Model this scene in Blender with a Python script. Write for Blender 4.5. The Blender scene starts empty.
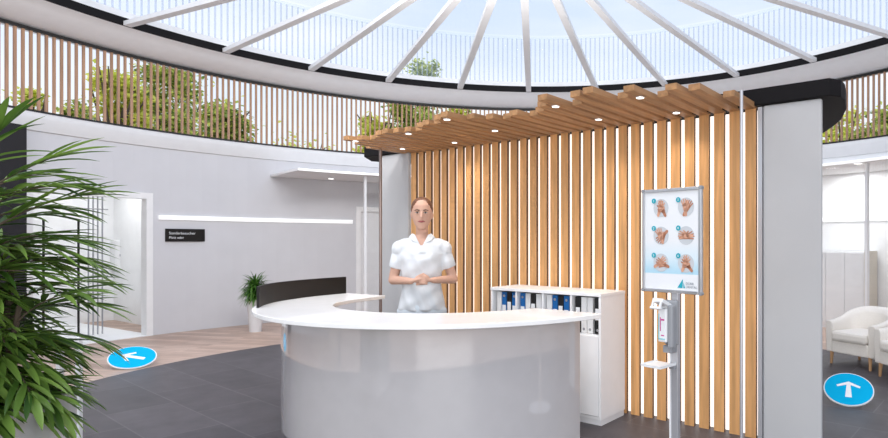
import bpy, bmesh, math, random
from mathutils import Vector, Matrix, noise
PI=math.pi
S=bpy.context.scene
COL=S.collection
rnd=random.Random(7)
F=588.0; PX=564.6; EYE=1.45
CX,CY=-0.406,5.503            # axis of the round hall
R_RING=6.23; R_RAIL=6.873; R_WALL=6.84
def atx(px,Y): return (px-PX)/F*Y
def on_wall(px,R=R_WALL):     # point of the round wall seen in a direction
    u=(px-PX)/F
    a=1+u*u; b=-2*(u*CX+CY); c=CX*CX+CY*CY-R*R
    Y=(-b+math.sqrt(b*b-4*a*c))/2/a
    return u*Y,Y
def ang(x,y): return math.atan2(x-CX,y-CY)
def pol(a,R,z=0): return Vector((CX+R*math.sin(a),CY+R*math.cos(a),z))
# ------------------------------------------------------------ materials
MATS={}
def mat(name,col,rough=.5,metal=0,spec=.5,noise_amt=0,nscale=8,bump=0,coat=0,trans=0,ior=1.45,emit=None,es=0,vary=0,stretch=None):
    m=bpy.data.materials.new(name); m.use_nodes=True; nt=m.node_tree; b=nt.nodes['Principled BSDF']
    b.inputs['Base Color'].default_value=(*col,1); b.inputs['Roughness'].default_value=rough
    b.inputs['Metallic'].default_value=metal; b.inputs['Specular IOR Level'].default_value=spec
    b.inputs['Coat Weight'].default_value=coat; b.inputs['Coat IOR'].default_value=1.75 if name=='gloss_grey' else 1.5; b.inputs['Coat Roughness'].default_value=.03
    b.inputs['Transmission Weight'].default_value=trans; b.inputs['IOR'].default_value=ior
    if emit: b.inputs['Emission Color'].default_value=(*emit,1); b.inputs['Emission Strength'].default_value=es
    tc=nt.nodes.new('ShaderNodeTexCoord'); mp=nt.nodes.new('ShaderNodeMapping')
    nt.links.new(tc.outputs['Object'],mp.inputs['Vector'])
    if stretch: mp.inputs['Scale'].default_value=stretch
    n=nt.nodes.new('ShaderNodeTexNoise'); n.inputs['Scale'].default_value=nscale; n.inputs['Detail'].default_value=5
    nt.links.new(mp.outputs[0],n.inputs['Vector'])
    a=max(noise_amt,.02)
    cr=nt.nodes.new('ShaderNodeValToRGB')
    cr.color_ramp.elements[0].position=.3; cr.color_ramp.elements[1].position=.7
    cr.color_ramp.elements[0].color=(*[max(0,c*(1-a)) for c in col],1)
    cr.color_ramp.elements[1].color=(*[min(1,c*(1+a)) for c in col],1)
    nt.links.new(n.outputs['Fac'],cr.inputs['Fac'])
    out=cr.outputs[0]
    if vary:
        oi=nt.nodes.new('ShaderNodeObjectInfo'); hs=nt.nodes.new('ShaderNodeHueSaturation')
        mr=nt.nodes.new('ShaderNodeMapRange'); mr.inputs['To Min'].default_value=1-vary; mr.inputs['To Max'].default_value=1+vary
        nt.links.new(oi.outputs['Random'],mr.inputs['Value']); nt.links.new(mr.outputs[0],hs.inputs['Value'])
        nt.links.new(out,hs.inputs['Color']); out=hs.outputs[0]
        ml=nt.nodes.new('ShaderNodeVectorMath'); ml.operation='ADD'
        cm=nt.nodes.new('ShaderNodeCombineXYZ'); mu=nt.nodes.new('ShaderNodeMath'); mu.operation='MULTIPLY'; mu.inputs[1].default_value=37
        nt.links.new(oi.outputs['Random'],mu.inputs[0]); nt.links.new(mu.outputs[0],cm.inputs[0]); nt.links.new(mu.outputs[0],cm.inputs[1])
        nt.links.new(mp.outputs[0],ml.inputs[0]); nt.links.new(cm.outputs[0],ml.inputs[1]); nt.links.new(ml.outputs[0],n.inputs['Vector'])
    nt.links.new(out,b.inputs['Base Color'])
    if bump:
        bp=nt.nodes.new('ShaderNodeBump'); bp.inputs['Strength'].default_value=bump; bp.inputs['Distance'].default_value=.01
        nt.links.new(n.outputs['Fac'],bp.inputs['Height']); nt.links.new(bp.outputs[0],b.inputs['Normal'])
    MATS[name]=m; return m
M=MATS
mat('wall_paint',(.64,.64,.665),.75,noise_amt=.02,nscale=3,bump=.02)
mat('panel_grey',(.50,.50,.505),.7,noise_amt=.03,nscale=2)
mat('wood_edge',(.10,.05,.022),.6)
mat('white_paint',(.86,.86,.86),.5)
mat('room_white',(.9,.91,.92),.6)
mat('soffit_paint',(.80,.80,.81),.7)
mat('fascia_paint',(.74,.74,.75),.5)
mat('black_paint',(.008,.007,.008),.7,spec=.2)
mat('dark_rail',(.015,.014,.014),.5)
mat('rib_paint',(.80,.80,.81),.45)
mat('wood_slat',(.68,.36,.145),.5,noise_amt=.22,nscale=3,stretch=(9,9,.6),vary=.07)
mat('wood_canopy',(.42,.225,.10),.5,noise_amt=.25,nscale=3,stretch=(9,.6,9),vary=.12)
mat('wood_rail',(.44,.26,.165),.6,noise_amt=.2,nscale=3,stretch=(6,6,.6))
mat('leg_wood',(.45,.26,.13),.5,noise_amt=.2,nscale=6,stretch=(5,5,1))
mat('counter_white',(.93,.93,.925),.25,coat=.3)
mat('gloss_grey',(.57,.55,.555),.05,coat=1,spec=1.0)
mat('white_laminate',(.88,.88,.89),.35)
mat('screen_black',(.012,.010,.009),.5,noise_amt=.1,spec=.3)
mat('steel',(.62,.62,.64),.3,metal=.9)
mat('steel_post',(.60,.60,.62),.35,metal=.6)
mat('bronze_post',(.30,.24,.22),.35,metal=.6)
mat('plastic_grey',(.30,.31,.33),.35)
mat('plastic_white',(.85,.86,.87),.3)
mat('binder_black',(.012,.012,.013),.35)
mat('binder_blue',(.01,.13,.40),.35)
mat('binder_white',(.80,.80,.80),.4)
mat('paper',(.88,.89,.9),.5)
mat('cyan',(.0,.42,.74),.7,spec=.1)
mat('teal',(.02,.40,.50),.4)
mat('pale_blue',(.55,.78,.90),.5)
mat('poster_grey',(.60,.63,.66),.5)
mat('magenta',(.65,.06,.30),.4)
mat('skin',(.57,.34,.25),.6,noise_amt=.04)
mat('skin_print',(.68,.36,.24),.5,noise_amt=.18,nscale=30)
mat('skin_print_dark',(.50,.22,.13),.5,noise_amt=.1,nscale=30)
mat('lips',(.34,.08,.08),.4)
mat('brow',(.07,.035,.02),.7)
mat('eye_white',(.75,.74,.72),.3); mat('iris',(.06,.04,.03),.3)
mat('hair',(.13,.050,.022),.5,noise_amt=.4,nscale=40,stretch=(8,1,1))
mat('shirt',(.66,.68,.70),.8,bump=.12,nscale=12)
mat('trousers',(.66,.72,.77),.8)
mat('shoe',(.8,.8,.8),.5)
mat('armchair_cream',(.80,.76,.71),.7,noise_amt=.03,bump=.05,nscale=60)
mat('beige_laminate',(.72,.67,.58),.5)
mat('pot_white',(.72,.72,.73),.4)
mat('soil',(.06,.045,.035),.9)
mat('bark',(.10,.075,.055),.9,noise_amt=.3,nscale=12)
mat('black_pole',(.01,.01,.01),.4)
mat('chrome',(.45,.46,.5),.3,metal=.8)
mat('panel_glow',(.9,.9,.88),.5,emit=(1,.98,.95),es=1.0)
mat('lamp_glow',(1,1,1),.5,emit=(1,.97,.92),es=2.5)
mat('led_glow',(1,1,1),.5,emit=(1,.99,.97),es=2.2)
mat('strip_white',(.95,.95,.95),.4,emit=(1,1,1),es=.35)
mat('label_cyan',(.25,.65,.72),.4)
mat('grey_text',(.35,.38,.42),.5)
mat('floor_stone_out',(.45,.45,.42),.9,noise_amt=.1)
mat('dark_wall',(.02,.019,.022),.6,spec=.3)
def leafmat(name,c1,c2,trans=.35,rough=.45):
    m=bpy.data.materials.new(name); m.use_nodes=True; nt=m.node_tree; b=nt.nodes['Principled BSDF']
    b.inputs['Roughness'].default_value=rough
    g=nt.nodes.new('ShaderNodeNewGeometry'); cr=nt.nodes.new('ShaderNodeValToRGB')
    cr.color_ramp.elements[0].color=(*c1,1); cr.color_ramp.elements[1].color=(*c2,1)
    nt.links.new(g.outputs['Random Per Island'],cr.inputs['Fac']); nt.links.new(cr.outputs[0],b.inputs['Base Color'])
    t=nt.nodes.new('ShaderNodeBsdfTranslucent'); nt.links.new(cr.outputs[0],t.inputs['Color'])
    mx=nt.nodes.new('ShaderNodeMixShader'); mx.inputs[0].default_value=trans
    o=nt.nodes['Material Output']
    nt.links.new(b.outputs[0],mx.inputs[1]); nt.links.new(t.outputs[0],mx.inputs[2]); nt.links.new(mx.outputs[0],o.inputs[0])
    M[name]=m
leafmat('palm_leaf',(.03,.09,.012),(.26,.42,.08),.3,.35)
leafmat('pot_leaf',(.02,.09,.01),(.12,.28,.04))
leafmat('tree_yellow',(.50,.58,.08),(1,.95,.25),.5,.6)
leafmat('tree_green',(.10,.20,.04),(.85,.88,.22),.5,.6)
def mixglass(name,tint,gl=.06,rough=0.02,white=0):
    m=bpy.data.materials.new(name); m.use_nodes=True; nt=m.node_tree; nt.nodes.clear()
    o=nt.nodes.new('ShaderNodeOutputMaterial'); t=nt.nodes.new('ShaderNodeBsdfTransparent'); t.inputs[0].default_value=(*tint,1)
    g=nt.nodes.new('ShaderNodeBsdfGlossy'); g.inputs['Roughness'].default_value=rough
    mx=nt.nodes.new('ShaderNodeMixShader'); mx.inputs[0].default_value=gl
    nt.links.new(t.outputs[0],mx.inputs[1]); nt.links.new(g.outputs[0],mx.inputs[2]); s=mx.outputs[0]
    if white:
        d=nt.nodes.new('ShaderNodeBsdfTranslucent'); d.inputs[0].default_value=(.9,.94,.98,1)
        m2=nt.nodes.new('ShaderNodeMixShader'); m2.inputs[0].default_value=white
        nt.links.new(s,m2.inputs[1]); nt.links.new(d.outputs[0],m2.inputs[2]); s=m2.outputs[0]
    nt.links.new(s,o.inputs[0]); M[name]=m
mixglass('clear_glass',(.97,.98,.98),.05)
mixglass('roof_glass',(.97,.98,1),.03)
mixglass('polycarb',(.99,1,1),.02,.1,white=.12)
mixglass('polycarb_fin',(.87,.89,.96),.02,.2,white=.18)
# slate tiles
def floor_mat(name,kind):
    m=bpy.data.materials.new(name); m.use_nodes=True; nt=m.node_tree; b=nt.nodes['Principled BSDF']
    tc=nt.nodes.new('ShaderNodeTexCoord'); mp=nt.nodes.new('ShaderNodeMapping'); nt.links.new(tc.outputs['Object'],mp.inputs[0])
    br=nt.nodes.new('ShaderNodeTexBrick'); nt.links.new(mp.outputs[0],br.inputs['Vector'])
    n=nt.nodes.new('ShaderNodeTexNoise'); nt.links.new(mp.outputs[0],n.inputs['Vector'])
    mx=nt.nodes.new('ShaderNodeMix'); mx.data_type='RGBA'; mx.blend_type='OVERLAY'
    if kind=='tile':
        mp.inputs['Rotation'].default_value[2]=math.radians(38)
        br.inputs['Scale'].default_value=1; br.inputs['Brick Width'].default_value=1.0; br.inputs['Row Height'].default_value=.5
        br.inputs['Mortar Size'].default_value=.006; br.offset=.5
        br.inputs['Color1'].default_value=(.048,.043,.049,1); br.inputs['Color2'].default_value=(.072,.065,.073,1)
        br.inputs['Mortar'].default_value=(.10,.093,.10,1)
        n.inputs['Scale'].default_value=3.5; n.inputs['Detail'].default_value=8; n.inputs['Roughness'].default_value=.65
        b.inputs['Roughness'].default_value=.5
        mx.inputs[0].default_value=.65
    else:
        mp.inputs['Rotation'].default_value[2]=math.radians(12)
        br.inputs['Scale'].default_value=1; br.inputs['Brick Width'].default_value=1.3; br.inputs['Row Height'].default_value=.10
        br.inputs['Mortar Size'].default_value=.003; br.offset=.37
        br.inputs['Color1'].default_value=(.36,.235,.175,1); br.inputs['Color2'].default_value=(.56,.41,.33,1)
        br.inputs['Mortar'].default_value=(.22,.14,.10,1)
        n.inputs['Scale'].default_value=3; b.inputs['Roughness'].default_value=.35; mx.inputs[0].default_value=.3
    nt.links.new(br.outputs['Color'],mx.inputs[6]); nt.links.new(n.outputs['Fac'],mx.inputs[7]); nt.links.new(mx.outputs[2],b.inputs['Base Color'])
    bp=nt.nodes.new('ShaderNodeBump'); bp.inputs['Strength'].default_value=.15; bp.inputs['Distance'].default_value=.004
    nt.links.new(n.outputs['Fac'],bp.inputs['Height']); nt.links.new(bp.outputs[0],b.inputs['Normal'])
    M[name]=m
floor_mat('slate_tile','tile'); floor_mat('parquet','wood')
# ------------------------------------------------------------ mesh helpers
def link(name,bm,m,parent=None,smooth=False,loc=None,bevel=0):
    me=bpy.data.meshes.new(name); bmesh.ops.recalc_face_normals(bm,faces=bm.faces[:])
    bm.to_mesh(me); bm.free()
    for x in (m if isinstance(m,(list,tuple)) else [m]): me.materials.append(M[x])
    if smooth:
        for p in me.polygons: p.use_smooth=True
    o=bpy.data.objects.new(name,me); COL.objects.link(o)
    if parent: o.parent=parent
    if loc: o.location=loc
    if bevel:
        b=o.modifiers.new('bevel','BEVEL'); b.width=bevel; b.segments=2; b.limit_method='ANGLE'
    return o
def tag(o,label=None,cat=None,group=None,kind=None):
    if label: o['label']=label
    if cat: o['category']=cat
    if group: o['group']=group
    if kind: o['kind']=kind
    return o
def empty(name,loc=(0,0,0),rz=0):
    o=bpy.data.objects.new(name,None); COL.objects.link(o); o.location=loc; o.rotation_euler=(0,0,rz); o.empty_display_size=.1; return o
def copy_tree(o,parent=None):
    c=o.copy(); COL.objects.link(c)
    if parent: c.parent=parent
    for ch in list(o.children): copy_tree(ch,c)
    return c
def box(bm,lo,hi,mi=0,mtx=None):
    vs=[bm.verts.new((x,y,z)) for x in (lo[0],hi[0]) for y in (lo[1],hi[1]) for z in (lo[2],hi[2])]
    if mtx:
        for v in vs: v.co=mtx@v.co
    for f in ((0,1,3,2),(4,6,7,5),(0,4,5,1),(2,3,7,6),(0,2,6,4),(1,5,7,3)):
        fc=bm.faces.new([vs[i] for i in f]); fc.material_index=mi
    return vs
def bx(lo,hi): bm=bmesh.new(); box(bm,lo,hi); return bm
def tube(bm,pts,rad,seg=10,cap=True,mi=0,flat=1.0):
    pts=[Vector(p) for p in pts]; n=len(pts)
    if not isinstance(rad,(list,tuple)): rad=[rad]*n
    rings=[]
    up=Vector((0,0,1))
    for i,p in enumerate(pts):
        d=(pts[min(i+1,n-1)]-pts[max(i-1,0)]).normalized()
        a=d.cross(up) if abs(d.z)<.95 else d.cross(Vector((0,1,0)))
        a.normalize(); b=d.cross(a)
        rings.append([bm.verts.new(p+a*math.cos(t)*rad[i]+b*math.sin(t)*rad[i]*flat) for t in [2*PI*k/seg for k in range(seg)]])
    for i in range(n-1):
        for k in range(seg):
            f=bm.faces.new((rings[i][k],rings[i][(k+1)%seg],rings[i+1][(k+1)%seg],rings[i+1][k])); f.material_index=mi
    if cap:
        bm.faces.new(rings[0][::-1]).material_index=mi; bm.faces.new(rings[-1]).material_index=mi
def loft(bm,secs,seg=24,cap=True):     # (z,hw,hd,cx,cy)
    rings=[]
    for z,a,b,x,y in secs: rings.append([bm.verts.new((x+a*math.cos(2*PI*k/seg),y+b*math.sin(2*PI*k/seg),z)) for k in range(seg)])
    for i in range(len(rings)-1):
        for k in range(seg): bm.faces.new((rings[i][k],rings[i][(k+1)%seg],rings[i+1][(k+1)%seg],rings[i+1][k]))
    if cap: bm.faces.new(rings[0][::-1]); bm.faces.new(rings[-1])
def ell(bm,c,r,mtx=None,u=20,v=12):
    m=Matrix.Translation(c)@Matrix.Diagonal((*r,1))
    if mtx: m=Matrix.Translation(c)@mtx@Matrix.Diagonal((*r,1))
    bmesh.ops.create_uvsphere(bm,u_segments=u,v_segments=v,radius=1,matrix=m)
def sweep(prof,a0,a1,n,closed=True,R0=None,cx=CX,cy=CY):   # profile (R,z) swept round the axis
    bm=bmesh.new(); rows=[]
    for i in range(n+1):
        a=a0+(a1-a0)*i/n
        rows.append([bm.verts.new((cx+r*math.sin(a),cy+r*math.cos(a),z)) for r,z in prof])
    m=len(prof)
    for i in range(n):
        for k in range(m if closed else m-1):
            bm.faces.new((rows[i][k],rows[i][(k+1)%m],rows[i+1][(k+1)%m],rows[i+1][k]))
    if closed and abs(a1-a0)<2*PI-.01: bm.faces.new(rows[0]); bm.faces.new(rows[-1][::-1])
    return bm
def prism(pts,z0,z1):
    bm=bmesh.new(); a=[bm.verts.new((x,y,z0)) for x,y in pts]; b=[bm.verts.new((x,y,z1)) for x,y in pts]
    n=len(pts)
    for i in range(n): bm.faces.new((a[i],a[(i+1)%n],b[(i+1)%n],b[i]))
    bm.faces.new(a[::-1]); bm.faces.new(b); return bm
def disc(bm,c,r,n=28,h=.002,ax='y',mi=0):  # thin disc, axis y or z
    a=[];b=[]
    for k in range(n):
        t=2*PI*k/n
        if ax=='y': p=Vector((r*math.cos(t),0,r*math.sin(t))); q=Vector((0,h,0))
        else: p=Vector((r*math.cos(t),r*math.sin(t),0)); q=Vector((0,0,h))
        a.append(bm.verts.new(Vector(c)+p)); b.append(bm.verts.new(Vector(c)+p+q))
    for k in range(n): bm.faces.new((a[k],a[(k+1)%n],b[(k+1)%n],b[k])).material_index=mi
    bm.faces.new(a[::-1]).material_index=mi; bm.faces.new(b).material_index=mi
def smooth_angle(o):
    for p in o.data.polygons: p.use_smooth=True
    try: o.data.set_sharp_from_angle(angle=math.radians(35))
    except Exception: pass
def text(name,body,size,m,parent,loc,rot=(PI/2,0,0),bold=0):
    cu=bpy.data.curves.new(name,'FONT'); cu.body=body; cu.size=size; cu.extrude=.0006; cu.offset=bold
    t=bpy.data.objects.new(name,cu); COL.objects.link(t)
    dg=bpy.context.evaluated_depsgraph_get(); me=bpy.data.meshes.new_from_object(t.evaluated_get(dg))
    bpy.data.objects.remove(t); me.materials.clear(); me.materials.append(M[m])
    o=bpy.data.objects.new(name,me); COL.objects.link(o); o.parent=parent; o.location=loc; o.rotation_euler=rot
    return o
def remesh(bm,voxel,smooth=3,fac=.5):
    me=bpy.data.meshes.new('tmp'); bm.to_mesh(me); bm.free()
    o=bpy.data.objects.new('tmp',me); COL.objects.link(o)
    r=o.modifiers.new('r','REMESH'); r.mode='VOXEL'; r.voxel_size=voxel
    s=o.modifiers.new('s','SMOOTH'); s.iterations=smooth; s.factor=fac
    dg=bpy.context.evaluated_depsgraph_get(); dg.update()
    me2=bpy.data.meshes.new_from_object(o.evaluated_get(dg)); bpy.data.objects.remove(o)
    b2=bmesh.new(); b2.from_mesh(me2); return b2
# ------------------------------------------------------------ SHELL
A0,A1=-2.05,2.05           # built arc of the hall; it opens to daylight behind the viewer
bm=sweep([(0.001,0),(4.5,0),(4.5,-.08),(0.001,-.08)],-PI,PI,96)
tag(link('floor',bm,'slate_tile'),kind='structure')
bm=sweep([(4.5,0),(10.2,0),(10.2,-.08),(4.5,-.08)],-PI,PI,120)
tag(link('floor',bm,'parquet'),kind='structure')
# wall with the doorway
dx1,dy1=on_wall(152.5); dx0,dy0=on_wall(24)
aD1=ang(dx1,dy1); aD0=ang(dx0,dy0)
ex,ey=on_wall(356); aE0=ang(ex,ey); ex,ey=on_wall(397); aE1=ang(ex,ey)
WT=2.87
def wallseg(name,a,b,z0,z1,m='wall_paint',R=R_WALL,t=.12):
    bm=sweep([(R,z0),(R,z1),(R+t,z1),(R+t,z0)],a,b,max(3,int(abs(b-a)*30)))
    return tag(link(name,bm,m),kind='structure')
wallseg('wall_left',A0,aD0,0,WT); wallseg('wall_left',aD0,aD1,2.16,WT); wallseg('wall_left',aD1,aE0,0,WT)
wallseg('wall_back',aE0,aE1,2.10,WT); 
def upto(px): x,y=on_wall(px); return ang(x,y)
wallseg('wall_back',aE1,upto(700),0,WT)
wallseg('wall_right',upto(700),A1,0,WT,'room_white')
# fascia under the gallery
prof=[(6.90,3.115),(6.80,3.115),(6.775,3.10),(6.765,3.06),(6.765,3.03),(6.80,2.93),(6.815,2.88),(6.845,2.87),(6.96,2.87),(6.96,3.115)]
o=link('trim_1',sweep(prof,A0,A1,140),'fascia_paint'); smooth_angle(o); tag(o,kind='structure')
# soffit between skylight and gallery
prof=[(6.246,4.414),(6.42,4.385),(6.44,4.368),(6.90,4.215),(7.1,4.215),(7.1,4.53),(6.31,4.53)]
o=link('ceiling',sweep(prof,A0,A1,160),'soffit_paint'); smooth_angle(o); tag(o,kind='structure')
o=link('trim_2',sweep([(6.24,4.412),(6.24,4.525),(6.30,4.525),(6.30,4.412)],-PI,PI,180),'black_paint'); tag(o,kind='structure')
o=link('trim_3',sweep([(6.235,4.525),(6.235,4.61),(6.34,4.61),(6.34,4.525)],-PI,PI,180),'white_paint'); tag(o,kind='structure')
# skylight window: glass, radial ribs, polycarbonate drum
sky=empty('window_1',(0,0,0)); tag(sky,kind='structure')
da=2*PI/29
for k in range(29):
    a=-.05+da*k
    bm=bmesh.new(); d=Vector((math.sin(a),math.cos(a),0)); s=Vector((math.cos(a),-math.sin(a),0))
    c=Vector((CX,CY,0)); vs=[]
    for r in (.22,6.26):
        for w in (-.05,.05):
            for z in (4.415,4.475): vs.append(bm.verts.new(c+d*r+s*w+Vector((0,0,z))))
    for f in ((0,1,3,2),(4,6,7,5),(0,4,5,1),(2,3,7,6),(0,2,6,4),(1,5,7,3)): bm.faces.new([vs[i] for i in f])
    link('rib',bm,'rib_paint',sky)
link('hub',sweep([(.001,4.40),(.26,4.40),(.26,4.50),(.001,4.50)],-PI,PI,32),'rib_paint',sky)
link('roof_glass',sweep([(.001,5.56),(6.30,5.56)],-PI,PI,64,closed=False),'roof_glass',sky)
link('drum_panel',sweep([(6.36,4.6),(6.36,5.52)],-PI,PI,200,closed=False),'polycarb',sky)
bm=bmesh.new(); NF=430
for k in range(NF):
    a=2*PI*k/NF; m=Matrix.Translation(pol(a,6.34,0))@Matrix.Rotation(-a,4,'Z')
    box(bm,(-.012,-.006,4.61),(.012,.006,5.5),0,m)
o=link('drum_fins',bm,'polycarb_fin',sky)
link('drum_top_rail',sweep([(6.33,5.5),(6.33,5.54),(6.40,5.54),(6.40,5.5)],-PI,PI,160),'polycarb',sky)
# gallery railing
rail=empty('gallery_railing',(0,0,0)); tag(rail,'curved gallery railing of thin upright wooden slats above the hall wall','railing')
bm=bmesh.new(); n=int((A1-A0)*R_RAIL/.0875)
for k in range(n):
    a=A0+(k+.5)*.0875/R_RAIL; m=Matrix.Translation(pol(a,R_RAIL,0))@Matrix.Rotation(-a,4,'Z')
    box(bm,(-.0145,-.015,3.13),(.0145,.015,4.20),0,m)
link('slat_panel',bm,'wood_rail',rail)
link('bottom_rail',sweep([(6.84,3.116),(6.84,3.15),(6.90,3.15),(6.90,3.116)],A0,A1,140),'dark_rail',rail)
link('top_rail',sweep([(6.84,4.175),(6.84,4.214),(6.90,4.214),(6.90,4.175)],A0,A1,140),'dark_rail',rail)
# wall ledge strip
zs=1.805
def strip(a,b,nm='trim_4'):
    o=link(nm,sweep([(R_WALL-.03,zs-.033),(R_WALL-.03,zs+.033),(R_WALL+.005,zs+.033),(R_WALL+.005,zs-.033)],a,b,60),'strip_white'); tag(o,kind='structure')
strip(aD1+.012,aE0-.01); strip(upto(700),A1,'trim_5')
# suspended canopy ring along the wall
aP0=-.776; zc=EYE+1.128
o=link('ceiling',sweep([(5.55,zc),(5.55,zc+.035),(6.835,zc+.035),(6.835,zc)],aP0,A1,120),'soffit_paint'); tag(o,kind='structure')
o=link('trim_6',sweep([(5.53,zc+.002),(5.53,zc+.037),(5.549,zc+.037),(5.549,zc+.002)],aP0,A1,120),'strip_white'); tag(o,kind='structure')
# door openings: frames
def door_frame(name,a,b,zt,w=.09,R=R_WALL):
    root=empty(name,(0,0,0)); tag(root,kind='structure')
    wa=w/R
    link('jamb',sweep([(R-.02,0),(R-.02,zt),(R+.14,zt),(R+.14,0)],a,a+wa,2),'white_paint',root)
    link('jamb',sweep([(R-.02,0),(R-.02,zt),(R+.14,zt),(R+.14,0)],b-wa,b,2),'white_paint',root)
    link('head',sweep([(R-.02,zt-.09),(R-.02,zt),(R+.14,zt),(R+.14,zt-.09)],a,b,16),'white_paint',root)
    return root
door_frame('door_1',aD0,aD1,2.17)
d2=door_frame('door_2',aE0,aE1,2.10)
o=link('door_leaf',sweep([(R_WALL+.06,0),(R_WALL+.06,2.01),(R_WALL+.10,2.01),(R_WALL+.10,0)],aE0+.09/R_WALL,aE1-.09/R_WALL,8),'soffit_paint',d2)
# room beyond the left doorway
wallseg('wall_left',aD0-.12,aD1+.06,0,2.9,'room_white',R=9.4,t=.1)
o=link('ceiling',sweep([(R_WALL+.14,2.6),(9.4,2.6),(9.4,2.65),(R_WALL+.14,2.65)],aD0-.12,aD1+.06,20),'room_white'); tag(o,kind='structure')
o=link('floor',sweep([(R_WALL-.02,.001),(9.4,.001),(9.4,.012),(R_WALL-.02,.012)],aD0-.1,aD1+.0,20),'room_white'); tag(o,kind='structure')
for a in (aD0-.12,aD1+.06):
    o=link('wall_left',sweep([(R_WALL+.13,0),(9.4,0),(9.4,2.6),(R_WALL+.13,2.6)],a-.005,a+.005,1),'room_white'); tag(o,kind='structure')
# outdoor ground around
bm=bmesh.new(); box(bm,(-45,-45,-.5),(45,45,-.1)); tag(link('floor',bm,'floor_stone_out'),kind='structure')
# ------------------------------------------------------------ FEATURE WALL
def PT(t,off=0,z=0):   # t along the wall from its left end, off towards the viewer
    return Vector((-1.713+.8153*t-.579*off, 6.515-.5790*t-.8153*off, z))
RZ=math.atan2(-.5790,.8153)     # local x along wall, local -y towards the viewer
fw=empty('slat_wall',PT(0),RZ); tag(fw,'tall partition wall of upright honey-coloured wooden boards with lit gaps','partition wall')
HT=2.415; PIT=.12; NS=32
s0=None
for k in range(NS):
    if s0 is None:
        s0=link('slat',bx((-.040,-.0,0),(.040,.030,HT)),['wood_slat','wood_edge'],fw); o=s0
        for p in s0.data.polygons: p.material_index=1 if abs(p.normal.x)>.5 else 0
    else:
        o=s0.copy(); COL.objects.link(o); o.parent=fw
    o.location=(.018+.041+k*PIT,0,0)
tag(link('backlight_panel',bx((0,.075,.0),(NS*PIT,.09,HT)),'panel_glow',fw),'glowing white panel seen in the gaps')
# return panels at both ends
def endpanel(t0,t1,lab):
    bm=bx((t0,-.02,0),(t1,.022,HT+.01)); o=link('end_panel',bm,'panel_grey',None,bevel=.012); o.location=PT(0); o.rotation_euler=(0,0,RZ); return tag(o,lab,'wall panel')
endpanel(NS*PIT+.035,NS*PIT+.432,'wide grey wall panel closing the right end of the wooden board partition')
endpanel(-.47,-.005,'narrow pale wall panel at the left end of the wooden board partition, behind the person')
o=link('corner_strip',bx((NS*PIT+.002,-.03,0),(NS*PIT+.032,.10,HT)),'steel_post'); o.location=PT(0); o.rotation_euler=(0,0,RZ)
tag(o,'slim grey metal strip between the wooden boards and the right grey panel','trim strip')
# black roof slab behind
sl=[(-2.36,6.92),(1.79,3.975),(1.89,4.02),(1.97,4.13),(2.11,4.40),(2.25,4.78),(2.32,5.09),(2.37,5.41),(2.36,5.9),(2.2,6.5),(1.7,7.2),(.9,7.7),(0,7.9),(-1,7.9),(-1.9,7.6),(-2.4,7.3)]
o=link('roof_slab',prism(sl,HT+.015,HT+.135),'black_paint',bevel=.006); tag(o,'thick black roof slab with a rounded end on top of the partition','roof slab')
# canopy boards
cn=empty('wooden_canopy',PT(0,0,HT),RZ); tag(cn,'wavy overhanging canopy of staggered wooden boards above the board partition','canopy')
L=[.50,.72,.93,.86,.80,.84,.92,.94,.91,.88,.86,.95,.99,.97,1.08,1.12,.95,.86,.79,.85,.75,.83,.96,1.11,.86,1.06,1.09,.84,.97,.72,.85,.76,.46]
for k,l in enumerate(L):
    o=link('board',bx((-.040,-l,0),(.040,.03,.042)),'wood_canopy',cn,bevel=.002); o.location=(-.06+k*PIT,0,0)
bm=bmesh.new()
for q in (.06,.40): box(bm,(0,-q-.03,.042),(NS*PIT-.35,-q,.062))
link('support_batten',bm,'wood_canopy',cn)
# spotlights in the canopy
labs=['at its far left tip','second one from the left tip','left of its middle, front row','centre, front row','above the person, back row','far left, back row','just right of its centre, front row','right half, back row','right part, front row','nearest its right end']
sp=[(355.5,140.7),(408.5,133.3),(447,119),(495,130.3),(454.5,142.2),(402.5,148.5),(555.6,105.9),(598.6,119),(640,97),(676.3,112.3)]
sproot=None
for i,(px,py) in enumerate(sp):
    Y=.965*F/(240.4-py); X=atx(px,Y)
    if sproot is None:
        sproot=empty('recessed_spotlight'); bm=bmesh.new(); disc(bm,(0,0,-.006),.033,24,.006,'z'); link('rim',bm,'steel',sproot)
        bm=bmesh.new(); disc(bm,(0,0,-.008),.025,24,.003,'z'); link('lens',bm,'lamp_glow',sproot); o=sproot
    else: o=copy_tree(sproot)
    o.location=(X,Y,HT)
    tag(o,'small round recessed spotlight in the wooden canopy: '+labs[i],'spotlight','spotlights in the wooden canopy')
    if i%2==0 or i>6:
        l=bpy.data.lights.new('spot','SPOT'); l.energy=14; l.color=(1,.9,.75); l.spot_size=2.2; l.spot_blend=1; l.shadow_soft_size=.04
        lo=bpy.data.objects.new('spot_lamp',l); COL.objects.link(lo); lo.location=(X,Y,HT-.02)
for (px,py,lab,zz) in ((331,178.5,'round recessed light in the suspended grey panel left of the partition',zc),(858,163.2,'round recessed light in the ceiling above the white armchairs',zc)):
    Y=1.128*F/(240.4-py); o=copy_tree(sproot); o.location=(atx(px,Y),Y,zc); o.scale=(2,2,1); tag(o,lab,'spotlight'); 
    if 'group' in o.keys(): del o['group']
# steel posts
def post(px,Y,z1,m,lab,r=.011):
    bm=bmesh.new(); tube(bm,[(0,0,0),(0,0,z1)],r,14); tube(bm,[(0,0,0),(0,0,.012)],r*2.6,18)
    o=link('slim_post',bm,m); o.location=(atx(px,Y),Y,0); smooth_angle(o); tag(o,lab,'post')
post(741.5,3.78,HT,'steel_post','slim steel post in front of the right end of the wooden boards',.0105)
post(380.5,6.25,HT,'bronze_post','slim brownish post beside the pale panel left of the person',.016)
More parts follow.
